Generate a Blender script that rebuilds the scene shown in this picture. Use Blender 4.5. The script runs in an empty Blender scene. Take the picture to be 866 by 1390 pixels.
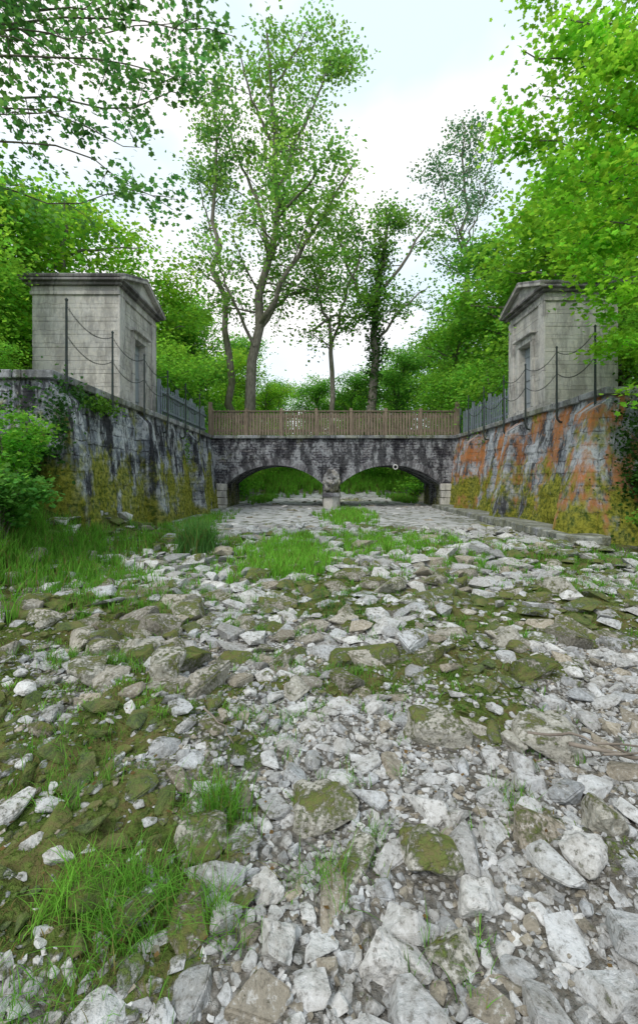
import bpy, bmesh, math, numpy as np
from mathutils import Vector, Matrix
from mathutils import noise as mn
rng=np.random.default_rng(7)
scene=bpy.context.scene
# ---------------------------------------------------------------- helpers
def h2(ix,iy,s):
    n=(ix.astype(np.int64)*374761393+iy.astype(np.int64)*668265263+s*974634777)&0x7fffffff
    n=((n^(n>>13))*1274126177)&0x7fffffff
    return ((n^(n>>16))&0xffff)/65535.0
def vn(x,y,s=0):
    x=np.asarray(x,float);y=np.asarray(y,float)
    ix=np.floor(x);iy=np.floor(y);fx=x-ix;fy=y-iy
    fx=fx*fx*(3-2*fx);fy=fy*fy*(3-2*fy)
    a=h2(ix,iy,s);b=h2(ix+1,iy,s);c=h2(ix,iy+1,s);d=h2(ix+1,iy+1,s)
    return (a*(1-fx)+b*fx)*(1-fy)+(c*(1-fx)+d*fx)*fy
def fbm(x,y,s=0,o=4):
    r=0;a=.5
    for i in range(o):
        r=r+a*vn(x*2**i+i*7.3,y*2**i+i*3.1,s+i);a*=.5
    return r
def ss(a,b,x):
    t=np.clip((np.asarray(x,float)-a)/(b-a),0,1);return t*t*(3-2*t)
def W(px,py,Y): # world point lying at depth Y on a sight line (used for measuring the photograph)
    return np.array([(px-433)/578*Y,Y,1.5-(py-650)/578*Y])
def link(o,parent=None):
    scene.collection.objects.link(o)
    if parent: o.parent=parent
    return o
def empty(name):
    return link(bpy.data.objects.new(name,None))
def mkmesh(name,V,F,mat,col=None,moss=None,smooth=False):
    V=np.ascontiguousarray(V,dtype=np.float32);F=np.ascontiguousarray(F,dtype=np.int32)
    me=bpy.data.meshes.new(name);n,k=F.shape
    me.vertices.add(len(V));me.vertices.foreach_set('co',V.ravel())
    me.loops.add(n*k);me.loops.foreach_set('vertex_index',F.ravel())
    me.polygons.add(n);me.polygons.foreach_set('loop_start',np.arange(0,n*k,k,dtype=np.int32))
    me.update(calc_edges=True)
    me.polygons.foreach_set('use_smooth',np.full(n,smooth,dtype=bool))
    if col is not None:
        a=me.color_attributes.new('Col','FLOAT_COLOR','POINT')
        c=np.ones((len(V),4),np.float32);c[:,:3]=col;a.data.foreach_set('color',c.ravel())
    if moss is not None:
        a=me.attributes.new('Moss','FLOAT','POINT');a.data.foreach_set('value',np.ascontiguousarray(moss,dtype=np.float32))
    me.materials.append(mat);return me
def mk(name,V,F,mat,parent=None,**k):
    return link(bpy.data.objects.new(name,mkmesh(name,V,F,mat,**k)),parent)
def boxes(name,L,mat,parent=None,bevel=.01,jit=0):
    bm=bmesh.new()
    for b in L:
        cx,cy,cz,sx,sy,sz=b[:6]
        r=bmesh.ops.create_cube(bm,size=1)
        vs=r['verts']
        M=Matrix.Translation((cx,cy,cz))
        if len(b)>6: M=M@b[6].to_4x4()
        M=M@Matrix.Diagonal((sx,sy,sz,1))
        bmesh.ops.transform(bm,matrix=M,verts=vs)
        if jit:
            for v in vs: v.co+=Vector(rng.normal(0,jit,3))
    if bevel: bmesh.ops.bevel(bm,geom=bm.edges[:],offset=bevel,segments=1,affect='EDGES')
    me=bpy.data.meshes.new(name);bm.to_mesh(me);bm.free();me.materials.append(mat)
    return link(bpy.data.objects.new(name,me),parent)
# ---------------------------------------------------------------- node helpers
class NT:
    def __init__(s,name):
        s.m=bpy.data.materials.new(name);s.m.use_nodes=True;s.t=s.m.node_tree;s.t.nodes.clear()
        s.out=s.n('ShaderNodeOutputMaterial')
    def n(s,t,**k):
        x=s.t.nodes.new(t)
        for a,b in k.items(): setattr(x,a,b)
        return x
    def set(s,node,key,v):
        if isinstance(v,bpy.types.NodeSocket): s.t.links.new(v,node.inputs[key])
        elif v is not None: node.inputs[key].default_value=v
    def noise(s,vec,scale,detail=3,rough=.55):
        x=s.n('ShaderNodeTexNoise');s.set(x,'Vector',vec);s.set(x,'Scale',scale);s.set(x,'Detail',detail);s.set(x,'Roughness',rough);return x.outputs[0]
    def ramp(s,f,a,b,ca=0,cb=1):
        x=s.n('ShaderNodeMapRange');s.set(x,0,f);s.set(x,1,a);s.set(x,2,b);s.set(x,3,ca);s.set(x,4,cb);return x.outputs[0]
    def mix(s,f,a,b,bt='MIX'):
        x=s.n('ShaderNodeMix',data_type='RGBA',blend_type=bt)
        s.set(x,0,f)
        s.set(x,6,a if not isinstance(a,tuple) else (*a,1));s.set(x,7,b if not isinstance(b,tuple) else (*b,1));return x.outputs[2]
    def math(s,op,a,b=None):
        x=s.n('ShaderNodeMath',operation=op);s.set(x,0,a);s.set(x,1,b);return x.outputs[0]
    def scale(s,vec,v):
        x=s.n('ShaderNodeMapping');s.set(x,'Vector',vec);x.inputs['Scale'].default_value=v;return x.outputs[0]
    def pos(s): return s.n('ShaderNodeNewGeometry').outputs['Position']
    def sep(s,v):
        x=s.n('ShaderNodeSeparateXYZ');s.set(x,0,v);return x.outputs
    def comb(s,a,b,c=0):
        x=s.n('ShaderNodeCombineXYZ');s.set(x,0,a);s.set(x,1,b);s.set(x,2,c);return x.outputs[0]
    def bump(s,h,st=.5,d=.02):
        x=s.n('ShaderNodeBump');s.set(x,'Height',h);s.set(x,'Strength',st);s.set(x,'Distance',d);return x.outputs[0]
    def pbr(s,col,rough=.85,nrm=None,metal=0,spec=.3):
        x=s.n('ShaderNodeBsdfPrincipled');s.set(x,'Base Color',col if not isinstance(col,tuple) else (*col,1));s.set(x,'Roughness',rough);s.set(x,'Metallic',metal)
        x.inputs['Specular IOR Level'].default_value=spec
        if nrm is not None: s.set(x,'Normal',nrm)
        s.t.links.new(x.outputs[0],s.out.inputs[0]);return s.m
    def diff(s,col,nrm=None):
        x=s.n('ShaderNodeBsdfDiffuse');s.set(x,'Color',col)
        if nrm is not None: s.set(x,'Normal',nrm)
        s.t.links.new(x.outputs[0],s.out.inputs[0]);return s.m
def leaf_mat(name,trans=.5,tint=(1.9,1.7,.9)):
    t=NT(name);a=t.n('ShaderNodeAttribute',attribute_name='Col').outputs['Color']
    d=t.n('ShaderNodeBsdfDiffuse');t.set(d,'Color',a)
    tr=t.n('ShaderNodeBsdfTranslucent');t.set(tr,'Color',t.mix(1.0,a,tint,'MULTIPLY'))
    m=t.n('ShaderNodeMixShader');t.set(m,0,trans);t.t.links.new(d.outputs[0],m.inputs[1]);t.t.links.new(tr.outputs[0],m.inputs[2])
    t.t.links.new(m.outputs[0],t.out.inputs[0]);return t.m
M_leaf=leaf_mat('leaf',.5,(1.75,1.7,1.1))
M_grass=leaf_mat('grass_blade',.4,(1.6,1.7,1.1))
def bark_mat(name,c1,c2):
    t=NT(name);p=t.pos();v=t.scale(p,(6,6,1.2));n=t.noise(v,2,3,.65);g=t.noise(p,.8,2)
    c=t.mix(t.ramp(n,.3,.7),c1,c2);c=t.mix(t.ramp(g,.5,.65,0,.5),c,(.07,.1,.03))
    return t.diff(c,t.bump(n,.8,.04))
M_bark=bark_mat('bark',(.10,.09,.075),(.30,.28,.24))
def stone_wall(name,bw,bh,c1,c2,mort,dark=.6,white=.4,orange=0,moss=.4,mossz=1.0,bumpd=.03,mortar=.015,orange_lo=.56,mossth=.54,mottle=.55,darkth=.46,ycoat=0):
    t=NT(name);p=t.pos();x,y,z=t.sep(p)
    xy=t.math('ADD',x,y)
    wob=t.ramp(t.noise(p,3,1),0,1,-.06,.06)
    u=t.comb(t.math('ADD',xy,wob),t.math('ADD',z,wob))
    b=t.n('ShaderNodeTexBrick');t.set(b,'Vector',u);t.set(b,'Scale',1);t.set(b,'Mortar Size',mortar);t.set(b,'Mortar Smooth',.3)
    t.set(b,'Brick Width',bw);t.set(b,'Row Height',bh);t.set(b,'Color1',(*c1,1));t.set(b,'Color2',(*c2,1));t.set(b,'Mortar',(*mort,1));t.set(b,'Bias',0)
    c=b.outputs['Color']
    n1=t.noise(p,1.6,4,.7);n2=t.noise(t.comb(t.math('MULTIPLY',xy,2.0),t.math('MULTIPLY',z,.6),3.),1,5,.75);n3=t.noise(p,9,4,.72)
    c=t.mix(t.ramp(n3,.38,.62,0,mottle),c,(c1[0]*.35,c1[1]*.35,c1[2]*.4))
    c=t.mix(t.ramp(t.math('MULTIPLY',n1,t.ramp(n3,.3,.7,.6,1.35)),.43,.56,0,white),c,(.62,.65,.70))
    c=t.mix(t.ramp(n2,darkth,darkth+.1,0,dark),c,(.025,.025,.03))
    if orange:
        n5=t.noise(t.comb(t.math('MULTIPLY',xy,1.0),t.math('MULTIPLY',z,.55),5.),1,4,.75)
        c=t.mix(t.ramp(t.math('ADD',n5,t.ramp(n3,.3,.7,-.06,.06)),orange_lo,orange_lo+.09,0,orange),c,t.mix(t.ramp(n3,.4,.6),(.58,.21,.06),(.36,.19,.09)))
    mz=t.ramp(z,0,mossz,.16,-.1);n6=t.noise(t.comb(xy,t.math('MULTIPLY',z,.7),9.),.9,4,.7)
    c=t.mix(t.ramp(t.math('ADD',n6,mz),mossth,mossth+.1,0,moss),c,t.mix(t.ramp(n3,.38,.6),(.06,.095,.015),(.33,.33,.05)))
    h=t.math('ADD',t.math('MULTIPLY',b.outputs['Fac'],-.8),t.math('MULTIPLY',n3,1.1))
    return t.diff(c,t.bump(h,.9,bumpd))
M_wallL=stone_wall('left_masonry',.75,.33,(.22,.25,.30),(.34,.37,.43),(.07,.07,.07),dark=.92,white=.8,moss=.92,mossz=3.2,mossth=.465,mottle=.8,mortar=.012,darkth=.45)
M_wallR=stone_wall('right_masonry',.75,.33,(.3,.33,.38),(.42,.45,.5),(.1,.1,.1),dark=.85,white=.7,orange=.88,moss=.95,mossz=2.4,orange_lo=.475,mossth=.475,mottle=.7,mortar=.012,darkth=.48)
M_bridge=stone_wall('rubble_masonry',.42,.13,(.11,.11,.135),(.28,.27,.29),(.04,.04,.045),dark=.8,white=.5,moss=.5,mossz=1.8,bumpd=.05,mortar=.02,mossth=.51,darkth=.45)
M_vous=stone_wall('voussoir_stone',3,3,(.19,.19,.22),(.28,.27,.29),(.1,.1,.1),dark=.75,white=.45,moss=.4)
M_coping=stone_wall('coping_stone',1.3,3.1,(.25,.26,.28),(.36,.37,.38),(.05,.05,.05),dark=.5,white=.45,moss=.25,mossz=9)
M_apron=stone_wall('apron_slabs',1.1,1.1,(.50,.51,.51),(.62,.62,.61),(.16,.17,.1),dark=.4,white=.4,moss=.85,mossz=.01,bumpd=.03,mortar=.03,mottle=.6,darkth=.52,mossth=.58)
M_lime=stone_wall('pavilion_limestone',.95,.41,(.56,.54,.50),(.66,.64,.60),(.38,.36,.33),dark=.35,white=.2,moss=.0,bumpd=.008,mortar=.006,mottle=.3)
M_limep=stone_wall('pale_stone',5,5,(.6,.58,.55),(.68,.66,.63),(.3,.3,.3),dark=.45,white=.2,moss=.1,bumpd=.01,mottle=.3)
M_mask=stone_wall('carved_stone',5,5,(.3,.28,.26),(.36,.34,.32),(.3,.3,.3),dark=.7,white=.4,moss=.3,mossz=3,bumpd=.02)
M_cornice=stone_wall('weathered_cornice',5,5,(.33,.31,.31),(.4,.38,.37),(.3,.3,.3),dark=.6,white=.2,moss=.0,bumpd=.015)
def simple(name,c1,c2,scale=3,rough=.8,metal=0,sv=(1,1,1),bd=.01):
    t=NT(name);p=t.scale(t.pos(),sv);n=t.noise(p,scale,4,.65)
    return t.pbr(t.mix(t.ramp(n,.3,.7),c1,c2),rough,t.bump(n,.5,bd),metal)
M_iron=simple('rusty_iron',(.02,.04,.045),(.07,.075,.07),20,.6,.2)
M_wood=simple('brown_plank',(.11,.085,.065),(.31,.25,.19),2.5,.8,0,(9,9,1.0))
M_woodg=simple('grey_plank',(.12,.155,.19),(.28,.33,.37),2.5,.8,0,(9,9,1.0))
M_door=simple('grey_door',(.24,.28,.32),(.34,.38,.42),3,.6,0,(8,8,.6))
M_drift=simple('driftwood',(.12,.1,.08),(.3,.26,.22),8,.8)
M_white=simple('white_enamel',(.6,.6,.6),(.8,.8,.8),8,.5)
def rock_mat():
    t=NT('limestone_rock');a=t.n('ShaderNodeAttribute',attribute_name='Col').outputs['Color'];ms=t.n('ShaderNodeAttribute',attribute_name='Moss').outputs['Fac']
    p=t.pos();n1=t.noise(p,8,3,.65);n2=t.noise(p,42,4,.72)
    c=t.mix(t.ramp(n1,.42,.68,.0,.6),a,(.25,.235,.2));c=t.mix(t.ramp(n2,.52,.66,0,.7),c,(.12,.11,.09));c=t.mix(t.ramp(n2,.32,.45,.45,0),c,(.80,.81,.82))
    nz=t.sep(t.n('ShaderNodeNewGeometry').outputs['Normal'])[2]
    f=t.math('ADD',t.math('ADD',ms,t.ramp(n2,.35,.65,-.16,.16)),t.math('ADD',t.ramp(n1,.3,.7,-.35,.35),t.ramp(nz,-.2,.9,-.25,.04)))
    mc=t.mix(t.ramp(n1,.42,.6),(.055,.085,.02),(.18,.165,.06))
    mc=t.mix(t.ramp(n2,.4,.62,.0,.7),mc,(.16,.24,.055))
    fac=t.ramp(f,.34,.62,0,.93);c=t.mix(fac,c,mc)
    h=t.math('ADD',n1,t.math('MULTIPLY',n2,t.ramp(fac,0,1,.6,1.5)))
    return t.diff(c,t.bump(h,.95,.022))
M_rock=rock_mat()
def ground_mat():
    t=NT('riverbed_and_soil');p=t.pos();ms=t.n('ShaderNodeAttribute',attribute_name='Moss').outputs['Fac'];a=t.n('ShaderNodeAttribute',attribute_name='Col').outputs['Color']
    n1=t.noise(p,3,3,.65);n2=t.noise(p,24,4,.72)
    v=t.n('ShaderNodeTexVoronoi');t.set(v,'Vector',p);t.set(v,'Scale',34);v.feature='F1'
    vc=t.n('ShaderNodeSeparateColor');t.set(vc,0,v.outputs['Color'])
    c=t.mix(t.ramp(vc.outputs[0],.2,.9,0,.8),a,(.52,.52,.51));c=t.mix(t.ramp(v.outputs['Distance'],.15,.55,0,.75),c,(.075,.07,.055))
    c=t.mix(t.ramp(n2,.48,.62,0,.6),c,(.14,.12,.09))
    mc=t.mix(t.ramp(n1,.4,.6),(.05,.08,.02),(.18,.145,.07));mc=t.mix(t.ramp(n2,.42,.6,0,.8),mc,(.13,.2,.045))
    fac=t.ramp(t.math('ADD',ms,t.ramp(n2,.3,.7,-.25,.25)),.28,.5);c=t.mix(fac,c,mc)
    h=t.math('ADD',t.math('MULTIPLY',v.outputs['Distance'],-.6),t.math('MULTIPLY',n2,1.6))
    return t.diff(c,t.bump(h,.9,.035))
M_ground=ground_mat()
# ---------------------------------------------------------------- terrain
def mossf(x,y):
    m=(fbm(x*.9,y*.9,3,4)-.43)*2.6+(fbm(x*3.1,y*3.1,31,3)-.43)*1.7
    G=[(-1.5,2.7,.95,.6,.8),(-1.05,1.85,.65,.6,.8),(-.6,1.95,.35,.4,.6),(-.85,1.45,.5,.35,.8),(-.4,2.6,.5,.3,.4),(.3,5.2,4.0,1.3,.5),(3.2,5.0,1.6,1.1,.45),(1.6,3.4,1.4,.35,.4),(.25,1.65,.25,.2,.5),(-2.6,4.2,1.4,1.4,.4),(-4.5,7,1.4,4,1.),(-4,11.5,1,3,.6),(6.2,7.5,1.6,2.8,.7),(1,8.3,4,1.2,.3)]
    for cx,cy,rx,ry,a in G: m=m+a*np.exp(-(((x-cx)/rx)**2+((y-cy)/ry)**2))
    m=m-.45*np.exp(-(((x-1.6)/1.3)**2+((y-2.1)/1.0)**2))-.2*np.exp(-(((x-.2)/.8)**2+((y-1.9)/.8)**2))
    return np.clip(m,0,1)
def H(x,y):
    x=np.asarray(x,float);y=np.asarray(y,float)
    ap=ss(11.5,13,y)*(1-ss(27,29,y));m=mossf(x,y)
    z=(fbm(x*.7,y*.7,11,4)-.5)*.36*(1-ap)+(fbm(x*3.5,y*3.5,5,3)-.45)*.1*(1-.8*ap)
    z=z+m*(.03+.14*(fbm(x*7,y*7,55,2)-.3))*(1-ss(9,12,y))
    z=z-.12*ss(4,7,x)*(1-ss(12,18,y))
    z=z+ss(-3.7,-6.0,x)*1.0*(1-ss(9.5,13,y))+ss(-6,-13,x)*2.8
    z=z+ss(7.4,13,x)*3.6
    soft=1+ss(25.5,30,y)*12
    tl=ss(-5.9,-5.9-.25*soft,x)*ss(8.95,9.2,y)
    tr=ss(7.15,7.15+.25*soft,x)*ss(10.5,10.75,y)
    T=np.maximum(tl,tr);far=ss(33,46,y)*3.2
    z=z*(1-T)+T*3.64+far*(1-T)
    bump=(fbm(x*.15,y*.15,21,4)-.5)*1.6*ss(8,14,np.abs(x))
    z=z+bump*ss(3,10,y)
    z=z+ss(50,140,y)*12+ss(16,80,-x)*14+ss(18,80,x)*12
    return z
def axis(segs):
    o=[]
    for a,b,st in segs: o+=list(np.arange(a,b,st))
    return np.array(o+[segs[-1][1]])
xs=axis([(-400,-60,30),(-60,-16,3),(-16,-7,.5),(-7,-5,.07),(-5,-2,.07),(-2,2.6,.035),(2.6,6.4,.09),(6.4,8,.07),(8,18,.5),(18,60,3),(60,400,30)])
ys=axis([(-60,-4,7),(-4,.8,.4),(.8,3.6,.035),(3.6,12,.09),(12,28,.2),(28,60,.8),(60,150,6),(150,700,50)])
X,Y=np.meshgrid(xs,ys);Z=H(X,Y);nx,ny=len(xs),len(ys)
V=np.stack([X,Y,Z],-1).reshape(-1,3)
i=np.arange(nx*ny).reshape(ny,nx)
F=np.stack([i[:-1,:-1],i[:-1,1:],i[1:,1:],i[1:,:-1]],-1).reshape(-1,4)
xv,yv,zv=V.T
gr=np.clip(ss(-4.2,-5.2,xv)*(yv<14)+ss(7,8,xv)*(yv<11)+(zv>1.0)*1.0+ss(36,38,yv),0,1)[:,None]
base=np.array([.36,.35,.33])*(1-gr)+np.array([.05,.1,.02])*gr
mo=np.clip(mossf(xv,yv)+gr[:,0],0,1)
mk('ground',V,F,M_ground,col=base,moss=mo,smooth=True)
ax=np.arange(-5.0,6.5,.12);ay=np.linspace(0,1,150)
AX,AT=np.meshgrid(ax,ay);ed=12.2+ (fbm(AX*.9,AX*0,44,3)-.5)*3.0
AY=ed+(35.5-ed)*AT;AZ=H(AX,AY)+.045*ss(0,.02,AT)-.01+ (fbm(AX*1.2,AY*1.2,90,3)-.5)*.05
V=np.stack([AX,AY,AZ],-1).reshape(-1,3);n1,n2=AX.shape;i=np.arange(n1*n2).reshape(n1,n2)
mk('stone_apron',V,np.stack([i[:-1,:-1],i[:-1,1:],i[1:,1:],i[1:,:-1]],-1).reshape(-1,4),M_apron,smooth=True)
# ---------------------------------------------------------------- stones
def template(npts,bev,flat):
    bm=bmesh.new()
    for _ in range(npts):
        v=rng.normal(size=3);v/=np.abs(v).max()**.45*np.linalg.norm(v)**.55
        bm.verts.new((v[0],v[1]*rng.uniform(.6,.85),v[2]*flat))
    r=bmesh.ops.convex_hull(bm,input=bm.verts[:])
    bmesh.ops.delete(bm,geom=[g for g in r['geom_interior'] if isinstance(g,bmesh.types.BMVert)],context='VERTS')
    bmesh.ops.dissolve_limit(bm,angle_limit=.3,verts=bm.verts[:],edges=bm.edges[:])
    if bev: bmesh.ops.bevel(bm,geom=bm.edges[:],offset=bev,segments=2,affect='EDGES',clamp_overlap=True)
    bmesh.ops.triangulate(bm,faces=bm.faces[:])
    bm.verts.ensure_lookup_table();bm.verts.index_update()
    V=np.array([v.co[:] for v in bm.verts]);F=np.array([[v.index for v in f.verts] for f in bm.faces]);bm.free();return V,F
TH=[template(int(rng.integers(11,19)),.06,rng.uniform(.35,.6)) for _ in range(24)]
TL=[template(int(rng.integers(11,16)),0,rng.uniform(.25,.5)) for _ in range(18)]
def rotm(n,tilt):
    a=rng.uniform(0,2*np.pi,n);ca,sa=np.cos(a),np.sin(a);R=np.zeros((n,3,3));R[:,0,0]=ca;R[:,0,1]=-sa;R[:,1,0]=sa;R[:,1,1]=ca;R[:,2,2]=1
    t=rng.normal(0,tilt,n);ct,st=np.cos(t),np.sin(t);Q=np.zeros((n,3,3));Q[:,0,0]=1;Q[:,1,1]=ct;Q[:,1,2]=-st;Q[:,2,1]=st;Q[:,2,2]=ct
    b=rng.uniform(0,2*np.pi,n);cb,sb=np.cos(b),np.sin(b);P=np.zeros((n,3,3));P[:,0,0]=cb;P[:,0,1]=-sb;P[:,1,0]=sb;P[:,1,1]=cb;P[:,2,2]=1
    return P@Q@R
def scatter(T,pos,sc,tilt,col,moss):
    n=len(pos);R=rotm(n,tilt);ti=rng.integers(0,len(T),n);Vs=[];Fs=[];Cs=[];Ms=[];off=0
    st=np.c_[rng.uniform(.85,1.25,n),rng.uniform(.75,1.1,n),rng.uniform(.7,1.2,n)]
    for k,(tv,tf) in enumerate(T):
        s=np.where(ti==k)[0]
        if not len(s): continue
        v=np.einsum('nij,nvj->nvi',R[s],tv[None]*st[s][:,None,:])*sc[s][:,None,None]+pos[s][:,None,:]
        f=tf[None]+(np.arange(len(s))*len(tv))[:,None,None]+off
        Vs.append(v.reshape(-1,3));Fs.append(f.reshape(-1,3));off+=len(s)*len(tv)
        Cs.append(np.repeat(col[s],len(tv),0));Ms.append(np.repeat(moss[s],len(tv)))
    return np.concatenate(Vs),np.concatenate(Fs),np.concatenate(Cs),np.concatenate(Ms)
def rcol(n,x,y):
    k=rng.uniform(0,1,(n,1));c=np.array([.50,.525,.55])*(1-k)+np.array([.70,.70,.69])*k
    br=(rng.uniform(0,1,(n,1))<.14);c=np.where(br,np.array([.40,.36,.29]),c);return c*rng.uniform(.58,1.08,(n,1))
heroes=[(435,1105,.19,.55),(600,1003,.2,.65),(752,1020,.22,.45),(590,1180,.15,.7),(482,1165,.11,.65),(225,925,.22,.6),(112,930,.2,.6),(375,1290,.08,.0),(362,1200,.07,0),(330,1215,.06,.7),(650,1230,.09,.15),(825,1150,.12,.3),(640,1000,.1,.3),(520,1290,.09,.1),(800,1190,.10,.1),(405,930,.13,.3),(560,1290,.08,.2),(180,890,.2,.5),(285,930,.13,.75),(700,1015,.1,.4),(620,1290,.09,.5),(270,1135,.14,.85),(75,1180,.06,0),(40,1165,.05,0),(690,870,.18,.3),(530,800,.3,.6),(760,810,.25,.5)]
grid={}
def ok(x,y,r,kk=.72):
    c=.25;gx,gy=int(x//c),int(y//c);R=int((r+.32)//c)+1
    for a in range(gx-R,gx+R+1):
        for b in range(gy-R,gy+R+1):
            for (u,v,q) in grid.get((a,b),()):
                if (u-x)**2+(v-y)**2<((q+r)*kk)**2: return False
    grid.setdefault((gx,gy),[]).append((x,y,r));return True
hp=[];hs=[];hm=[]
for px,py,r,m in heroes:
    Yd=578*1.5/(py-650);x=(px-433)/578*Yd;ok(x,Yd,r*.9,0);hp.append((x,Yd+r*.3,float(H(x,Yd))+r*.18));hs.append(r);hm.append(m)
for j,(p,s,m) in enumerate(zip(hp,hs,hm)):
    bm=bmesh.new();tv,tf=template(13,0,rng.uniform(.45,.65))
    vs=[bm.verts.new(v) for v in tv]
    for f in tf:
        try: bm.faces.new([vs[q] for q in f])
        except: pass
    bmesh.ops.subdivide_edges(bm,edges=bm.edges[:],cuts=7,use_grid_fill=True)
    for _ in range(2): bmesh.ops.smooth_vert(bm,verts=bm.verts[:],factor=.5,use_axis_x=True,use_axis_y=True,use_axis_z=True)
    for v in bm.verts:
        q=v.co*1.8+Vector((j*3.1,0,0));v.co+=v.co.normalized()*(mn.fractal(q,1,2,5)*.14)
    bm.verts.index_update();a=rng.uniform(0,6.28)
    R=np.array(Matrix.Rotation(a,3,'Z'));V=np.array([v.co[:] for v in bm.verts])@R.T*s*1.1+np.array(p)
    bmesh.ops.triangulate(bm,faces=bm.faces[:]);F=np.array([[v.index for v in f.verts] for f in bm.faces]);bm.free()
    c=np.array([.58,.58,.57]) if m<.3 else np.array([.42,.41,.36])
    mk('boulder',V,F,M_rock,col=np.tile(c,(len(V),1)),moss=np.full(len(V),m*.7),smooth=False)
# flat, mossy slabs lying across the middle of the bed
n=120;sy=rng.uniform(3.,8.,n);sx=rng.uniform(-.75,.75,n)*sy;sx=np.clip(sx,-4.6,6);sr=rng.uniform(.12,.27,n)
for q in range(n): ok(sx[q],sy[q],sr[q]*.8,0)
vv=scatter(TH,np.c_[sx,sy,H(sx,sy)+.02],sr,.12,np.tile([.38,.36,.31],(n,1))*rng.uniform(.7,1.2,(n,1)),rng.uniform(.2,.75,n))
mk('mossy_slabs',vv[0],vv[1],M_rock,col=vv[2],moss=vv[3])
P=[];S=[]
def tryfill(n,y0,y1,rf,kk=.72,dens=1.0):
    ysq=np.sqrt(rng.uniform(y0**2,y1**2,n));xx=rng.uniform(-.82,.86,n)*ysq
    rr=np.array([rf() for _ in range(n)]);o=np.argsort(-rr);mm=mossf(xx,ysq)
    for k in o:
        x,y,r=xx[k],ysq[k],rr[k]
        if x<-5.0 or x>6.5: continue
        if rng.uniform()<mm[k]*.74*dens and y<12: continue
        if ok(x,y,r,kk): P.append((x,y));S.append(r)
def powr(a,b,k=2.0): return lambda:a+(b-a)*rng.uniform()**k
tryfill(2600,.9,3.8,powr(.032,.105))
tryfill(10000,.9,3.8,powr(.015,.035,1),.66)
tryfill(4500,3.8,7.5,powr(.05,.18),.66)
tryfill(12000,3.8,7.5,powr(.022,.055,1))
P=np.array(P);S=np.array(S);near=P[:,1]<4.0
def emit(name,T,P,S,tilt,mk_=.95,dz=0):
    z=H(P[:,0],P[:,1])+S*rng.uniform(-.1,.24,len(P))+dz;pos=np.c_[P,z];m=mossf(P[:,0],P[:,1])*mk_*rng.uniform(.0,1.4,len(P))
    V,F,C,Mo=scatter(T,pos,S*rng.uniform(1.,1.3,len(P)),tilt,rcol(len(P),0,0),m);return mk(name,V,F,M_rock,col=C,moss=Mo)
emit('riverbed_stones',TH,P[near],S[near],.22)
emit('riverbed_stones',TL,P[~near],S[~near],.16)
grid.clear();P=[];S=[]
tryfill(8000,7.3,13,powr(.05,.24),.62,.9)
tryfill(2200,12.5,36,powr(.04,.2),.9)
emit('riverbed_stones',TL,np.array(P),np.array(S),.1,.95,.02)
n=22000;yy=np.sqrt(rng.uniform(.9**2,4.4**2,n));xx=rng.uniform(-.82,.86,n)*yy;k=rng.uniform(size=n)>mossf(xx,yy)*.8
emit('gravel',TL,np.c_[xx,yy][k],rng.uniform(.006,.019,k.sum()),.4)
# ---------------------------------------------------------------- grass
def blades(bx,by,hgt,wid,lean,cols,z=None):
    n=len(bx);z=H(bx,by)-.01 if z is None else z
    a=rng.uniform(0,2*np.pi,n);d=np.c_[np.cos(a),np.sin(a)];s=np.c_[-d[:,1],d[:,0]]
    L=lean*rng.uniform(.2,1.,n);V=np.zeros((n,7,3));lv=[0,.38,.72,1.]
    for k,t in enumerate(lv):
        c=np.c_[bx,by]+d*(hgt*L*t*t)[:,None];zz=z+hgt*(t-.35*L*t*t)
        w=wid*[1,.85,.55,0][k]*.5
        if k<3:
            V[:,2*k,:2]=c-s*w[:,None];V[:,2*k+1,:2]=c+s*w[:,None];V[:,2*k,2]=zz;V[:,2*k+1,2]=zz
        else: V[:,6,:2]=c;V[:,6,2]=zz
    tf=np.array([[0,1,3],[0,3,2],[2,3,5],[2,5,4],[4,5,6]])
    F=(tf[None]+(np.arange(n)*7)[:,None,None]).reshape(-1,3)
    return V.reshape(-1,3),F,np.repeat(cols,7,0)
def gcol(n,base=(.11,.24,.035)):
    c=np.array(base)*rng.uniform(.6,1.35,(n,1));y=rng.uniform(size=(n,1))<.12;return np.where(y,np.array([.25,.23,.09])*rng.uniform(.6,1.1,(n,1)),c)
def gpatch(L,name):
    A=[]
    for (x,y,rx,ry,n,h,w,ln,base) in L:
        nt=max(1,n//14);tx=rng.normal(x,rx*.6,nt);ty=rng.normal(y,ry*.6,nt);ii=rng.integers(0,nt,n);sp=.02+.07*h
        bx=tx[ii]+rng.normal(0,sp,n);by=ty[ii]+rng.normal(0,sp,n)
        ok_=(bx>-5.2)|(by<8.6)|(by>30);bx=bx[ok_];by=by[ok_];n=len(bx)
        A.append(blades(bx,by,h*rng.uniform(.45,1.15,n),w*rng.uniform(.6,1.2,n),ln,gcol(n,base)))
    off=0;V=[];F=[];C=[]
    for v,f,c in A: V.append(v);F.append(f+off);C.append(c);off+=len(v)
    mk(name,np.concatenate(V),np.concatenate(F),M_grass,col=np.concatenate(C))
g1=(.14,.33,.05);g2=(.19,.42,.06);g3=(.09,.22,.06)
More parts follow.
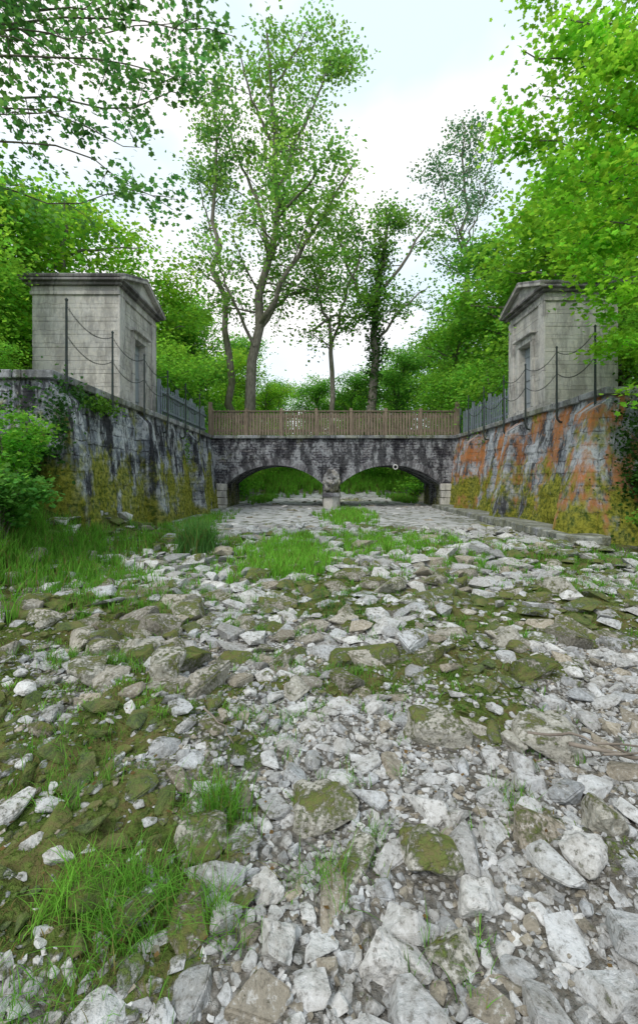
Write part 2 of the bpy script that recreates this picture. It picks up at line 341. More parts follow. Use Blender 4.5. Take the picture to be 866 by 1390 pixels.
gp=[(-.65,8.6,.75,1.5,5200,.3,.018,.7,g2),(-.45,7.0,.55,.5,1500,.2,.014,.7,g2),(1.5,9.8,1.5,1.5,7000,.24,.018,.8,g2),(2.6,7.8,1.4,.7,3000,.17,.014,.8,g1),(1.2,16.5,.9,3.2,3000,.32,.03,.6,g2),(-3.9,13.5,.5,3.5,3000,.32,.02,.7,g1),(-4.5,7.,.9,1.7,6500,.38,.015,.7,g1),(-3.2,6.2,.8,.9,2200,.2,.013,.7,g1),(-1.8,7.4,1.2,.8,1800,.15,.013,.8,g1),(4.5,8.2,1.4,1.2,2200,.15,.014,.8,g1),(0.5,6.3,2.5,.6,2600,.11,.011,.9,g1),(-2.5,9.6,1.2,1.,1800,.2,.016,.8,g1),
 (4.2,5.9,.9,.8,2200,.12,.01,.9,g1),(6.3,7.4,.8,1.2,3000,.2,.015,.8,g1),(4.8,9.8,1.0,.8,1200,.16,.012,.8,g1),(-2.2,3.6,.35,.3,400,.12,.006,.9,g1),(-1.6,3.3,.25,.2,300,.13,.006,.9,g1),(-.35,3.7,.25,.15,260,.1,.006,.9,g1),(.2,3.4,.25,.15,300,.1,.006,.9,g1),(-2.4,5.,.6,.5,1100,.14,.008,.8,g1),(-1.7,5.4,.8,.5,1100,.14,.008,.8,g1),(0.1,5.2,.9,.5,900,.12,.008,.8,g3),(1.6,4.4,1.2,.5,900,.09,.008,.9,g1),(-.6,4.4,.9,.4,700,.1,.008,.9,g1),
 (-.45,1.95,.11,.1,420,.2,.0045,1.0,g1),(-.62,1.5,.16,.12,560,.17,.0045,1.1,g1),(-.85,1.5,.16,.1,340,.14,.0045,1.1,g2),(-.35,1.45,.08,.08,140,.16,.004,1.1,g1),(.02,1.6,.1,.08,110,.16,.004,1.1,g1),(.35,1.75,.2,.2,130,.09,.004,1.,g1),(.9,1.95,.15,.15,130,.1,.004,1.,g1),(-1.2,2.1,.3,.3,460,.12,.005,1.,g1),(-.3,2.7,.3,.2,300,.1,.005,1.,g1),(.3,1.3,.2,.1,80,.1,.004,1.,g1),(1.5,2.6,.3,.3,110,.08,.005,1.,g1),(-1.25,2.75,.45,.25,700,.07,.005,1.1,g2),(.1,2.2,.2,.2,130,.09,.004,1.,g1),(.6,3.1,.9,.4,900,.07,.006,1.,g1),(-.8,1.25,.3,.12,300,.1,.004,1.,g1),(-1.8,3.2,.8,.6,700,.08,.006,1.,g2),
 (-9,10.5,1.6,.6,2500,.6,.02,.6,g2),(3.5,38.5,5,2.6,8000,.8,.08,.6,g2),(-2.5,38.5,3.5,2.6,7000,.8,.08,.6,g2),(-3.8,30.,.7,4,1800,.5,.04,.6,g1),(5.6,30.,.7,4,1800,.5,.04,.6,g1)]
gpatch(gp,'grass')
n=1700;a=rng.normal(0,.15,(n,2));mkb=blades(-2.45+a[:,0],8.6+a[:,1],rng.uniform(.35,.85,n),rng.uniform(.012,.02,n),.75,gcol(n,(.12,.27,.08)))
mk('sedge_tuft',mkb[0],mkb[1],M_grass,col=mkb[2])
n=110000;yy=np.sqrt(rng.uniform(.9**2,5.2**2,n));xx=rng.uniform(-.82,.86,n)*yy;k=rng.uniform(size=n)<mossf(xx,yy)*1.1-.15;xx=xx[k];yy=yy[k];n=len(xx)
kk=(fbm(xx*3,yy*3,77,3)>.5)[:,None];mc=np.where(kk,np.array([.21,.17,.075]),np.array([.12,.2,.04]))*rng.uniform(.6,1.4,(n,1))
v,f,c=blades(xx,yy,rng.uniform(.01,.035,n),rng.uniform(.003,.007,n),1.2,mc);mk('moss',v,f,M_grass,col=c)
# ---------------------------------------------------------------- retaining walls
ZT=3.56
def retaining(name,side,xt,xb,y0,y1,mat,yend=26.2):
    root=empty(name);s=side
    us=np.arange(y0,yend+.01,.09);vs=np.linspace(-.7,ZT,44);U,Vv=np.meshgrid(us,vs)
    t=(Vv+.7)/(ZT+.7);x0=xb+(xt-xb)*t
    row=np.floor(Vv/.33);blk=np.floor((U+xt+.375*(row%2))/.75);d=(h2(blk,row,5)-.5)*.045+(fbm(U*2,Vv*2,9,3)-.5)*.1
    Xf=x0-s*d;n1,n2=U.shape
    V=np.stack([Xf,U,Vv],-1).reshape(-1,3);i=np.arange(n1*n2).reshape(n1,n2)
    F=np.stack([i[:-1,:-1],i[:-1,1:],i[1:,1:],i[1:,:-1]],-1).reshape(-1,4);mk('channel_face',V,F,mat,root,smooth=False)
    bx=xt+s*.02;ex=xt+s*9
    V=[(xb+s*.03,y0-.35,-.7),(ex,y0-.35,-.7),(ex,y0+.02,ZT),(bx,y0+.02,ZT),(xb+s*.03,y0+.6,-.7),(ex,y0+.6,-.7),(ex,y0+.6,ZT),(bx,y0+.6,ZT)]
    mk('return_wall',np.array(V),np.array([[0,1,2,3],[4,5,6,7],[3,2,6,7],[0,3,7,4],[1,5,6,2]]),mat,root)
    mk('core',np.array([(xt+s*.05,y0+.65,ZT-.02),(xt+s*1.,y0+.65,ZT-.02),(xt+s*1.,yend,ZT-.02),(xt+s*.05,yend,ZT-.02)]),np.array([[0,1,2,3]]),mat,root)
    L=[];y=y0-.12
    while y<21.3:
        l=min(rng.uniform(1.1,1.5),21.6-y);L.append((xt+s*.3,y+l/2,ZT+.075+rng.normal(0,.006),.82,l-.015,.17));y+=l
    x=xt+s*.75
    for q in range(7): L.append((x+s*.65,y0+.25,ZT+.075,1.28,.74,.17));x+=s*1.3
    boxes('coping',L,M_coping,root,.018,.004)
    return root
WL=retaining('retaining_wall',-1,-5.5,-4.95,8.75,21.7,M_wallL)
WR=retaining('retaining_wall',1,7.0,6.45,10.35,21.7,M_wallR)
def buttress(root,s,xt,xb,y,w,mat,out=.36,ztop=ZT-.12):
    V=[]
    for z,o in((-.7,out+.2),(ztop-.3,out*.85),(ztop,0.06)):
        t=(z+.7)/(ZT+.7);x=xb+(xt-xb)*t
        V+=[(x-s*o,y-w/2,z),(x-s*o,y+w/2,z),(x+s*.2,y+w/2,z),(x+s*.2,y-w/2,z)]
    F=[]
    for k in(0,4): F+=[[k,k+1,k+5,k+4],[k+3,k,k+4,k+7],[k+1,k+2,k+6,k+5]]
    F.append([8,9,10,11]);mk('buttress',np.array(V),np.array(F),mat,root)
for y,w in((8.75,.6),(12.9,.55),(17.6,.5)): buttress(WL,-1,-5.5,-4.95,y+.1,w,M_wallL)
for y,w in((10.45,.75),(14.6,.6),(18.6,.5)): buttress(WR,1,7.0,6.45,y+.1,w,M_wallR,.46)
boxes('footing',[(6.15,9.6+2*k+.98,-.06+.02*(k%2),.9,1.96,.54) for k in range(6)],M_coping,WR,.03,.015)
boxes('footing',[(-4.85,13+2*k+.98,-.16,.6,1.96,.4) for k in range(4)],M_coping,WL,.03,.015)
# ---------------------------------------------------------------- bridge
BR=empty('stone_bridge');YB=21.7;YE=25.2
archs=[(-4.72,.2),(1.08,6.2)];zs,zc=1.22,2.2
def arch(a,b,n=40,off=0):
    c=(a+b)/2;hw=(b-a)/2;h=zc-zs;R=(hw*hw+h*h)/(2*h);cz=zc-R;th=math.asin(hw/R)
    return [(c+(R+off)*math.sin(t),cz+(R+off)*math.cos(t)) for t in np.linspace(-th,th,n)]
low=[(-5.6,-.6),(archs[0][0],-.6)]+arch(*archs[0])+[(archs[0][1],-.6),(archs[1][0],-.6)]+arch(*archs[1])+[(archs[1][1],-.6),(7.1,-.6)]
V=[];F=[]
for k in range(len(low)-1):
    (x0,z0),(x1,z1)=low[k],low[k+1]
    o=len(V);V+=[(x0,YB,z0),(x1,YB,z1),(x1,YE,z1),(x0,YE,z0)];F.append([o,o+1,o+2,o+3])
    if abs(x1-x0)>1e-6:
        for yq in(YB,YE):
            o=len(V);V+=[(x0,yq,z0),(x1,yq,z1),(x1,yq,ZT),(x0,yq,ZT)];F.append([o,o+1,o+2,o+3])
mk('spandrel_and_vaults',np.array(V),np.array(F),M_bridge,BR)
V=[];F=[]
for a,b in archs:
    lo=arch(a,b,39);hi=arch(a,b,39,.34)
    for k in range(38):
        g=.06;pr=YB-.035-rng.uniform(0,.03);hh=rng.uniform(.9,1.06)
        def L(p,q,t): return (p[0]+(q[0]-p[0])*t,p[1]+(q[1]-p[1])*t)
        q=[L(lo[k],lo[k+1],g),L(lo[k],lo[k+1],1-g),L(hi[k],hi[k+1],1-g),L(hi[k],hi[k+1],g)]
        q[2]=L(q[1],q[2],hh);q[3]=L(q[0],q[3],hh);o=len(V)
        for yy_ in(pr,YB+.3): V+=[(x,yy_,z-.006) for x,z in q]
        F+=[[o,o+1,o+2,o+3],[o,o+4,o+5,o+1],[o+1,o+5,o+6,o+2],[o+2,o+6,o+7,o+3],[o+3,o+7,o+4,o]]
mk('voussoirs',np.array(V),np.array(F),M_vous,BR)
boxes('deck_edge',[(-5.4+1.25*k+.6,YB+.12,ZT+.07,1.23,.5,.15) for k in range(10)],M_coping,BR,.02,.006)
boxes('deck',[(.75,YB+2.0,ZT+.055,12.6,3.2,.1)],M_coping,BR,.01)
boxes('abutment_blocks',[(c,YB-.06,.36*k,.48+.05*(k%2),.3,.345) for c in(-4.93,6.42) for k in range(4)],M_limep,BR,.025,.008)
def prism(name,pts,z0,z1,mat,par,top=1.0):
    n=len(pts);c=np.mean(pts,0);V=[(x,y,z0) for x,y in pts]+[(c[0]+(x-c[0])*top,c[1]+(y-c[1])*top,z1) for x,y in pts]
    bm=bmesh.new();vs=[bm.verts.new(v) for v in V]
    for k in range(n): bm.faces.new((vs[k],vs[(k+1)%n],vs[n+(k+1)%n],vs[n+k]))
    bm.faces.new(vs[n:]);bmesh.ops.bevel(bm,geom=bm.edges[:],offset=.02,segments=1,affect='EDGES')
    me=bpy.data.meshes.new(name);bm.to_mesh(me);bm.free();me.materials.append(mat);return link(bpy.data.objects.new(name,me),par)
pc=.64
prism('cutwater',[(pc-.44,YB+.02),(pc-.4,YB-.35),(pc,YB-.7),(pc+.4,YB-.35),(pc+.44,YB+.02)],-.5,.62,M_limep,BR,.97)
prism('cutwater_cap',[(pc-.5,YB+.02),(pc-.46,YB-.4),(pc,YB-.78),(pc+.46,YB-.4),(pc+.5,YB+.02)],.622,.8,M_vous,BR,.8)
prism('pier_pilaster',[(pc-.42,YB+.02),(pc-.42,YB-.16),(pc+.42,YB-.16),(pc+.42,YB+.02)],.8,2.25,M_bridge,BR,1)
MS=empty('carved_stone_head')
bm=bmesh.new()
cx,cy,cz=0,0,0
def sph(c,r,sc=(1,1,1)):
    bmesh.ops.create_icosphere(bm,subdivisions=3,radius=r,matrix=Matrix.Translation(c)@Matrix.Diagonal((*sc,1)))
sph((cx,cy,cz),.36,(1,.8,1.15));sph((cx,cy-.25,cz-.12),.2,(1.05,.9,.8));sph((cx,cy-.38,cz-.04),.08,(1.3,.8,.7))
sph((cx-.09,cy-.36,cz-.17),.1);sph((cx+.09,cy-.36,cz-.17),.1);sph((cx,cy-.26,cz-.32),.11,(1.1,.8,.7));sph((cx,cy-.3,cz+.08),.085,(.8,.8,2.))
for s in(-1,1):
    sph((cx+s*.15,cy-.26,cz+.17),.1,(1.3,.7,.6));sph((cx+s*.24,cy-.16,cz-.05),.14);sph((cx+s*.3,cy-.02,cz+.33),.11,(1,.6,1.1))
for k in range(18):
    a=k/18*2*math.pi;rr=.4+.04*(k%2);sph((cx+rr*math.sin(a),cy+.06,cz-.02+rr*1.25*math.cos(a)),.11+.02*(k%3),(1,1.1,1.25))
bmesh.ops.transform(bm,matrix=Matrix.Translation((pc,YB-.28,1.42))@Matrix.Diagonal((.82,.8,.86,1)),verts=bm.verts[:])
me=bpy.data.meshes.new('head');bm.to_mesh(me);bm.free();me.materials.append(M_mask);ho=link(bpy.data.objects.new('head_and_mane',me),MS)
r=ho.modifiers.new('r','REMESH');r.mode='VOXEL';r.voxel_size=.02;r.use_smooth_shade=True
def torus(c,R,r,n=20,m=8,ax='y',sc=(1,1)):
    vs=[]
    for i_ in range(n):
        a=2*math.pi*i_/n
        for j_ in range(m):
            b=2*math.pi*j_/m;q=(R+r*math.cos(b));u,v,w=q*math.cos(a)*sc[0],q*math.sin(a)*sc[1],r*math.sin(b)
            vs.append((c[0]+u,c[1]+w,c[2]+v) if ax=='y' else (c[0]+w,c[1]+u,c[2]+v))
    fs=[[i_*m+j_,((i_+1)%n)*m+j_,((i_+1)%n)*m+(j_+1)%m,i_*m+(j_+1)%m] for i_ in range(n) for j_ in range(m)]
    return np.array(vs),np.array(fs)
v,f=torus((3.87,YB-.1,2.1),.11,.025);mk('mooring_ring',v,f,M_white,smooth=True)
FB=empty('wooden_fence');L=[];x=-5.42
while x<6.95:
    w=rng.uniform(.13,.17);hh=1.17+rng.normal(0,.035);L.append((x+w/2,YB-.02+rng.normal(0,.006),ZT+.17+hh/2,w-.04,.026,hh,Matrix.Rotation(rng.normal(0,.01),3,'Y')));x+=w
boxes('planks',L,M_wood,FB,.004)
boxes('rails',[(.76,YB+.05,ZT+.4,12.4,.07,.12),(.76,YB+.05,ZT+1.12,12.4,.07,.12),(.76,YB-.01,ZT+1.38,12.5,.16,.05)],M_wood,FB,.008)
boxes('posts',[(-5.45+1.77*k,YB+.02,ZT+.78,.15,.2,1.5) for k in range(8)]+[(-5.5,YB-.1,ZT+.95,.18,.18,1.75),(7.0,YB-.1,ZT+.95,.18,.18,1.75)],M_wood,FB,.01)
for s,xw,y0 in((-1,-5.75,15.6),(1,7.25,16.4)):
    FG=empty('picket_fence');L=[];y=y0
    while y<21.5:
        hh=rng.uniform(1.12,1.3);L.append((xw+rng.normal(0,.01),y,ZT+.15+hh/2,.03,.095,hh,Matrix.Rotation(rng.normal(0,.02),3,'X')));y+=.2
    boxes('pickets',L,M_woodg,FG,.006)
    boxes('rails',[(xw+.05,(y0+21.5)/2,ZT+z,.06,21.5-y0,.09) for z in(.45,1.12)],M_woodg,FG,.008)
    boxes('posts',[(xw+s*.1,y0+1.95*k,ZT+.85,.12,.12,1.5) for k in range(4)],M_woodg,FG,.01)
def tube(pts,rad,sides=7,ref=None):
    pts=np.array(pts,float);n=len(pts);rad=np.broadcast_to(rad,(n,));T=np.gradient(pts,axis=0);T/=np.linalg.norm(T,axis=1)[:,None]+1e-9
    if ref is None: ref=np.array([0.,0,1]) if abs(T[:,2]).mean()<.7 else np.array([.8,.6,0])
    A=np.cross(T,ref);A/=np.linalg.norm(A,axis=1)[:,None]+1e-9;B=np.cross(T,A)
    a=np.linspace(0,2*np.pi,sides,endpoint=False)
    V=(pts[:,None]+rad[:,None,None]*(np.cos(a)[None,:,None]*A[:,None]+np.sin(a)[None,:,None]*B[:,None])).reshape(-1,3)
    i=np.arange(n*sides).reshape(n,sides);j=np.roll(i,-1,1)
    return V,np.stack([i[:-1],j[:-1],j[1:],i[1:]],-1).reshape(-1,4)
def merge(L):
    V=[];F=[];o=0
    for v,f in L: V.append(v);F.append(f+o);o+=len(v)
    return np.concatenate(V),np.concatenate(F)
YR=np.array([0,1.,0])
for s,xt,ylist in((-1,-5.5,[8.95,10.95,12.95,14.95,16.95,18.95]),(1,7.0,[10.5,12.2,14.05,15.7,17.6,19.4])):
    R=empty('chain_railing');L=[];xp=xt-s*.2;ztop=ZT+1.68
    for y in ylist:
        L.append(tube([(xp,y,ztop),(xp,y,ZT+.6),(xp,y,ZT-.25),(xp+s*.02,y,ZT-.36),(xp+s*.09,y,ZT-.43),(xp+s*.2,y,ZT-.44),(xp+s*.4,y,ZT-.44)],[.024,.028,.031,.031,.031,.031,.031],8,YR))
        L.append(tube([(xp,y,ztop-.01),(xp,y,ztop+.03),(xp,y,ztop+.07)],[.024,.038,.004],8,YR))
    v,f=merge(L);mk('iron_posts',v,f,M_iron,R,smooth=True);L=[]
    for a,b in zip(ylist[:-1],ylist[1:]):
        for zz,sg in((ztop-.1,.26),(ztop-.72,.28)):
            N=44
            for k in range(N):
                t=(k+.5)/N;y=a+(b-a)*t;z=zz-sg*(1-(2*t-1)**2)
                sl=sg*4*(2*t-1)/(b-a)
                v,f=torus((0,0,0),.026,.0045,8,4,'x',(1.25,.6))
                if k%2: v=v[:,[2,1,0]]
                ang=math.atan(sl);c_,s_=math.cos(ang),math.sin(ang);v=v@np.array([[1,0,0],[0,c_,s_],[0,-s_,c_]]);L.append((v+np.array([xp,y,z]),f))
    v,f=merge(L);mk('chains',v,f,M_iron,R,smooth=True)
# ---------------------------------------------------------------- pavilions
def pavilion(s,xi,yn,yf,w,zb=3.62,ztop=7.2):
    R=empty('stone_pavilion');xo=xi+s*w;xc=(xi+xo)/2;yc=(yn+yf)/2;dy=yf-yn
    L=[(xc,yc,zb+.16,w+.14,dy+.14,.36)];boxes('plinth',L,M_limep,R,.02)
    ch=.41;z=zb+.345;L=[];k=0
    while z+ch<ztop+.05:
        L.append((xc,yc,z+ch/2,w-(.008 if k%2 else 0),dy-(.008 if k%2 else 0),ch-.006));z+=ch;k+=1
    zt=z;bx=boxes('stone_courses',L,M_lime,R,.008)
    dw,dh=.86,2.25;dz=zb+.345
    cut=boxes('tmpcut',[(xi,yc,dz+dh/2-.1,.7,dw,dh+.2)],M_lime,None,0)
    md=bx.modifiers.new('b','BOOLEAN');md.operation='DIFFERENCE';md.object=cut;md.solver='EXACT'
    bpy.context.view_layer.update()
    dg=bpy.context.evaluated_depsgraph_get();nm=bpy.data.meshes.new_from_object(bx.evaluated_get(dg));bx.modifiers.clear();bx.data=nm
    bpy.data.objects.remove(cut,do_unlink=True)
    boxes('door_recess_lining',[(xi+s*.37,yc,dz+dh/2,.04,dw+.2,dh+.1)],M_cornice,R,0)
    xd=xi+s*.2
    boxes('door',[(xd,yc-dw/2+dw/6*(q+.5),dz+dh/2-.02,.05,dw/6-.008,dh-.06) for q in range(6)]+[(xd-s*.035,yc,dz+zq,.03,dw-.05,.12) for zq in(.3,1.1,1.95)],M_door,R,.004)
    fr=.17
    boxes('door_surround',[(xi-s*.03,yc+e*(dw/2+fr/2),dz+dh/2,.09,fr,dh) for e in(-1,1)]+[(xi-s*.035,yc,dz+dh+.11,.1,dw+2*fr,.215),(xi-s*.09,yc,dz+dh+.265,.22,dw+2*fr+.16,.09)],M_limep,R,.008)
    boxes('pilasters',[(xi-s*.02,yc+e*(dy/2-.17),(dz+zt)/2,.06,.38,zt-dz-.004) for e in(-1,1)],M_limep,R,.01)
    boxes('entablature',[(xc,yc,zt+.06,w+.10,dy+.10,.12),(xc,yc,zt+.20,w+.05,dy+.05,.155)],M_limep,R,.012)
    boxes('cornice',[(xc,yc,zt+.325,w+.28,dy+.28,.09),(xc,yc,zt+.415,w+.5,dy+.5,.085)],M_cornice,R,.012)
    ze=zt+.46;hr=.62;ov=.27;y0,y1=yn-ov,yf+ov;xa,xb_=xi-s*ov,xo+s*ov
    V=[(xa+s*.12,y0+.05,ze),(xa+s*.12,y1-.05,ze),(xa+s*.12,yc,ze+hr-.03),(xb_-s*.05,y0+.05,ze),(xb_-s*.05,y1-.05,ze),(xb_-s*.05,yc,ze+hr-.03)]
    bm=bmesh.new();vs=[bm.verts.new(v) for v in V]
    for q in((0,1,2),(3,5,4),(0,2,5,3),(1,4,5,2),(0,3,4,1)): bm.faces.new([vs[k] for k in q])
    bmesh.ops.recalc_face_normals(bm,faces=bm.faces[:]);me=bpy.data.meshes.new('t');bm.to_mesh(me);bm.free();me.materials.append(M_limep);link(bpy.data.objects.new('tympanum_block',me),R)
    hy=(y1-y0)/2;ang=math.atan2(hr,hy);ln=math.hypot(hr,hy)
    boxes('roof_slabs',[((xa+xb_)/2-s*.02,yy_,ze+hr/2+.045,abs(xb_-xa)+.06,ln+.03,.09,Matrix.Rotation(e*ang,3,'X')) for e,yy_ in((1,y0+hy/2),(-1,y1-hy/2))],M_cornice,R,.012)
    boxes('raking_cornice',[(xa+s*.03,yy_,ze+hr/2-.03,.16,ln-.04,.09,Matrix.Rotation(e*ang,3,'X')) for e,yy_ in((1,y0+hy/2),(-1,y1-hy/2))],M_limep,R,.01)
    return R
pavilion(-1,-6.25,13.3,16.25,2.7)
pavilion(1,7.3,13.75,16.3,2.35)
# ---------------------------------------------------------------- foliage
RH=np.array([[0,-.5,0],[.42,0,.06],[0,.5,0],[-.42,0,.06]])
ang=np.linspace(0,2*np.pi,10,endpoint=False);rad=np.array([.5,.33,.5,.33,.45,.25,.45,.33,.5,.33])
ML=np.c_[rad*np.sin(ang),rad*np.cos(ang),.05*np.cos(ang*2)];ML=np.r_[[[0,0,.03]],ML]
MF=np.array([[0,k+1,(k+1)%10+1] for k in range(10)])
def leaves(C,size,cols,kind='r',up=.6,droop=0):
    n=len(C);N=rng.normal(size=(n,3));N[:,2]=np.abs(N[:,2])+up*1.6;N/=np.linalg.norm(N,axis=1)[:,None]
    T=rng.normal(size=(n,3));T[:,2]-=droop;T-=N*(T*N).sum(1)[:,None];T/=np.linalg.norm(T,axis=1)[:,None];B=np.cross(N,T)
    tv=RH if kind=='r' else ML;s=(size*rng.uniform(.6,1.3,n))[:,None,None]
    V=C[:,None]+s*(tv[None,:,0:1]*B[:,None]+tv[None,:,1:2]*T[:,None]+tv[None,:,2:3]*N[:,None])
    m=len(tv);tf=np.array([[0,1,2,3]]) if kind=='r' else MF
    F=(tf[None]+(np.arange(n)*m)[:,None,None]).reshape(-1,tf.shape[1])
    return V.reshape(-1,3),F,np.repeat(cols,m,0)
def path(a,b,n=7,sag=0,wob=.08):
    a=np.array(a,float);b=np.array(b,float);t=np.linspace(0,1,n)[:,None];L=np.linalg.norm(b-a)
    w=rng.normal(0,wob*L/n,(n,3)).cumsum(0)*t;w-=w[-1]*t
    p=a+(b-a)*t+w;p[:,2]+=sag*L*4*(t*(1-t))[:,0];return p
def poly(pts,n=14):
    pts=np.array(pts,float);t=np.linspace(0,len(pts)-1,n);o=[]
    for u in t:
        k=min(int(u),len(pts)-2);f=u-k;p0=pts[max(k-1,0)];p1=pts[k];p2=pts[k+1];p3=pts[min(k+2,len(pts)-1)]
        o.append(.5*((2*p1)+(-p0+p2)*f+(2*p0-5*p1+4*p2-p3)*f*f+(-p0+3*p1-3*p2+p3)*f**3))
    o=np.array(o);L=np.linalg.norm(pts[-1]-pts[0]);o[1:-1]+=rng.normal(0,L*.008,(n-2,3));return o
def tree_parts(limbs,nsub,sublen,cr,npc,lsize,col,kind='r',t0=.35,upb=.5,twigs=4,droop=.3,cflat=.6):
    wood=[];C=[]
    for (pts,r0,r1) in limbs:
        p=poly(pts) if len(pts)>2 else path(pts[0],pts[1],10)
        wood.append(tube(p,np.linspace(r0,r1,len(p)),8))
        L=np.linalg.norm(np.diff(p,axis=0),axis=1).sum();k=max(2,int(nsub*L/10))
        for _ in range(k):
            t=rng.uniform(t0,1);i_=min(int(t*(len(p)-1)),len(p)-2);f=t*(len(p)-1)-i_;q=p[i_]*(1-f)+p[i_+1]*f
            a=rng.uniform(0,2*np.pi);d=np.array([math.cos(a),math.sin(a),rng.normal(upb,.35)]);d/=np.linalg.norm(d)
            l=sublen*rng.uniform(.5,1.2)*(1.15-.6*t);e=q+d*l;sp=path(q,e,6,.04,.2)
            rr=min(max(.008,(r0+(r1-r0)*t)*.38),.08);wood.append(tube(sp,np.linspace(rr,rr*.3,6),5))
            for g in range(twigs):
                tt=rng.uniform(.35,1);m=sp[min(int(tt*5),5)];d2=rng.normal(size=3)*.8+d*.6;d2/=np.linalg.norm(d2);e2=m+d2*l*rng.uniform(.2,.45)
                wood.append(tube(path(m,e2,4),np.linspace(rr*.35,rr*.1,4),4));C.append(e2)
            C.append(e)
        C.append(p[-1])
    C=np.array(C);n=len(C)*npc;ci=np.repeat(np.arange(len(C)),npc)
    off=rng.normal(size=(n,3))*cr*np.array([1,1,cflat])*rng.uniform(.6,1.3,(len(C),1))[ci]
    Pn=C[ci]+off;cb=rng.uniform(.65,1.35,(len(C),1))[ci];hv=rng.uniform(0,1,(len(C),1))[ci]
    cols=np.array(col)*cb*rng.uniform(.75,1.25,(n,1))*(1+np.array([.35,.05,-.1])*(hv-.5)*1.3)
    return merge(wood),leaves(Pn,lsize,cols,kind,droop=droop)
def tree(name,*a,**k):
    R=empty(name);(wv,wf),(lv,lf,lc)=tree_parts(*a,**k);mk('trunk_and_limbs',wv,wf,M_bark,R,smooth=True);mk('leaves',lv,lf,M_leaf,R,col=lc);return R
Y0=28.
def w(*a): return [W(px,py,Y0+dy) for px,py,dy in a]
GA=(.155,.31,.075)
limbs=[(w((332,575,0),(338,520,0),(350,430,0),(368,340,0),(374,250,0),(368,150,0),(362,40,0)),.42,.06),
 (w((352,440,0),(375,405,-1),(410,340,-2),(440,290,-2.5),(478,225,-3)),.2,.04),
 (w((350,450,0),(385,405,1),(425,390,2),(470,330,3)),.15,.03),
 (w((365,350,0),(350,280,1),(325,220,2),(305,150,2)),.17,.03),
 (w((373,270,0),(400,200,1),(430,130,2),(450,80,2)),.16,.03),
 (w((371,200,0),(345,140,-1),(325,70,-2)),.12,.03),
 (w((367,130,0),(395,80,0),(420,40,1)),.1,.02),
 (w((345,470,0),(318,410,-1),(300,370,-1),(285,330,-1)),.12,.02),
 (w((372,300,0),(410,260,-3),(440,220,-4)),.12,.03)]
tree('tall_ash_tree',limbs,11,3.4,.58,30,.23,GA,t0=.3,twigs=4,upb=.35)
Y0=29.5
tree('slender_tree',[(w((322,575,0),(312,500,0),(300,400,0),(291,300,0),(292,210,0),(300,120,0)),.3,.04),(w((296,340,0),(280,290,1),(268,230,1)),.09,.02)],8,2.4,.55,30,.23,(.13,.28,.09),t0=.35,twigs=3)
Y0=33.
tree('birch_tree',[(w((636,560,0),(634,450,0),(632,330,0),(630,240,0),(627,165,0)),.26,.03),(w((633,330,0),(655,270,1),(672,200,1)),.08,.02),(w((632,350,0),(608,280,-1),(592,215,-1)),.08,.02)],14,2.8,.4,18,.2,(.10,.21,.12),t0=.25,twigs=4,upb=.7)
Y0=31.
iv=tree('ivy_clad_tree',[(w((502,590,0),(506,500,0),(510,420,0),(520,340,0),(524,290,0)),.36,.08),(w((508,430,0),(480,380,1),(462,330,1),(455,290,1)),.15,.03),(w((512,400,0),(545,360,-1),(570,320,-1),(585,300,0)),.14,.03),(w((507,470,0),(545,420,0),(580,390,0)),.12,.03)],9,2.6,.55,32,.23,(.13,.28,.07),t0=.3,twigs=4)
n=3000;t=rng.uniform(0,1,n);pp=poly(w((502,590,0),(506,500,0),(510,420,0),(520,340,0)),30);q=pp[(t*29).astype(int)]+rng.normal(0,.36,(n,3))
v,f,c=leaves(q,.22,np.array([.05,.13,.03])*rng.uniform(.6,1.4,(n,1)));mk('ivy_leaves',v,f,M_leaf,iv,col=c)
Y0=30.
tree('leaning_tree',[(w((452,590,0),(450,500,0),(447,440,0),(430,400,0),(440,350,0)),.2,.04),(w((424,450,0),(455,428,0),(490,430,0),(505,400,0)),.1,.03),(w((449,470,0),(470,400,1),(490,340,1),(480,300,1)),.12,.03)],9,2.4,.55,30,.23,(.16,.33,.06),t0=.3,twigs=4)
def generic(seed,Ht,rc,col,nl,npc=60,ls=.26,z0=.15,cr=.75):
    global rng;rng=np.random.default_rng(seed);limbs=[([(0,0,-.6),(rng.normal(0,.2),rng.normal(0,.2),Ht*.4),(rng.normal(0,.4),rng.normal(0,.4),Ht*.92)],Ht*.022,.04)]
    for k in range(nl):
        zz=Ht*rng.uniform(z0,.8);a=rng.uniform(0,6.28);r_=rc*math.sqrt(max(.1,1-((zz/Ht-.5)/.6)**2))*rng.uniform(.55,.95)
        limbs.append(([(0,0,zz),(r_*.5*math.cos(a),r_*.5*math.sin(a),zz+Ht*.06),(r_*math.cos(a),r_*math.sin(a),zz+Ht*.1)],Ht*.007,.02))
    (wv,wf),(lv,lf,lc)=tree_parts(limbs,9,2.1,cr,npc,ls,col,t0=.3,twigs=4)
    return mkmesh('wood',wv,wf,M_bark,smooth=True),mkmesh('foliage',lv,lf,M_leaf,col=lc)
G=[generic(1,14,4.2,(.17,.38,.055),16,46,.25),generic(2,15,3.8,(.135,.33,.065),15,46,.25),generic(3,13,4.6,(.22,.43,.055),16,46,.25),generic(5,4.5,2.4,(.18,.40,.06),9,50,.18,.02,.55)]
rng=np.random.default_rng(99)
def place(name,g,x,y,s,parent=None,dz=0):
    R=parent or empty(name);z=float(H(x,y))-.2+dz;a=rng.uniform(0,6.28)
    for me,nm in zip(G[g],('trunk_and_limbs','leaves')):
        o=link(bpy.data.objects.new(nm,me),R);o.location=(x,y,z);o.rotation_euler=(0,0,a);o.scale=(s,s,s*rng.uniform(.92,1.08))
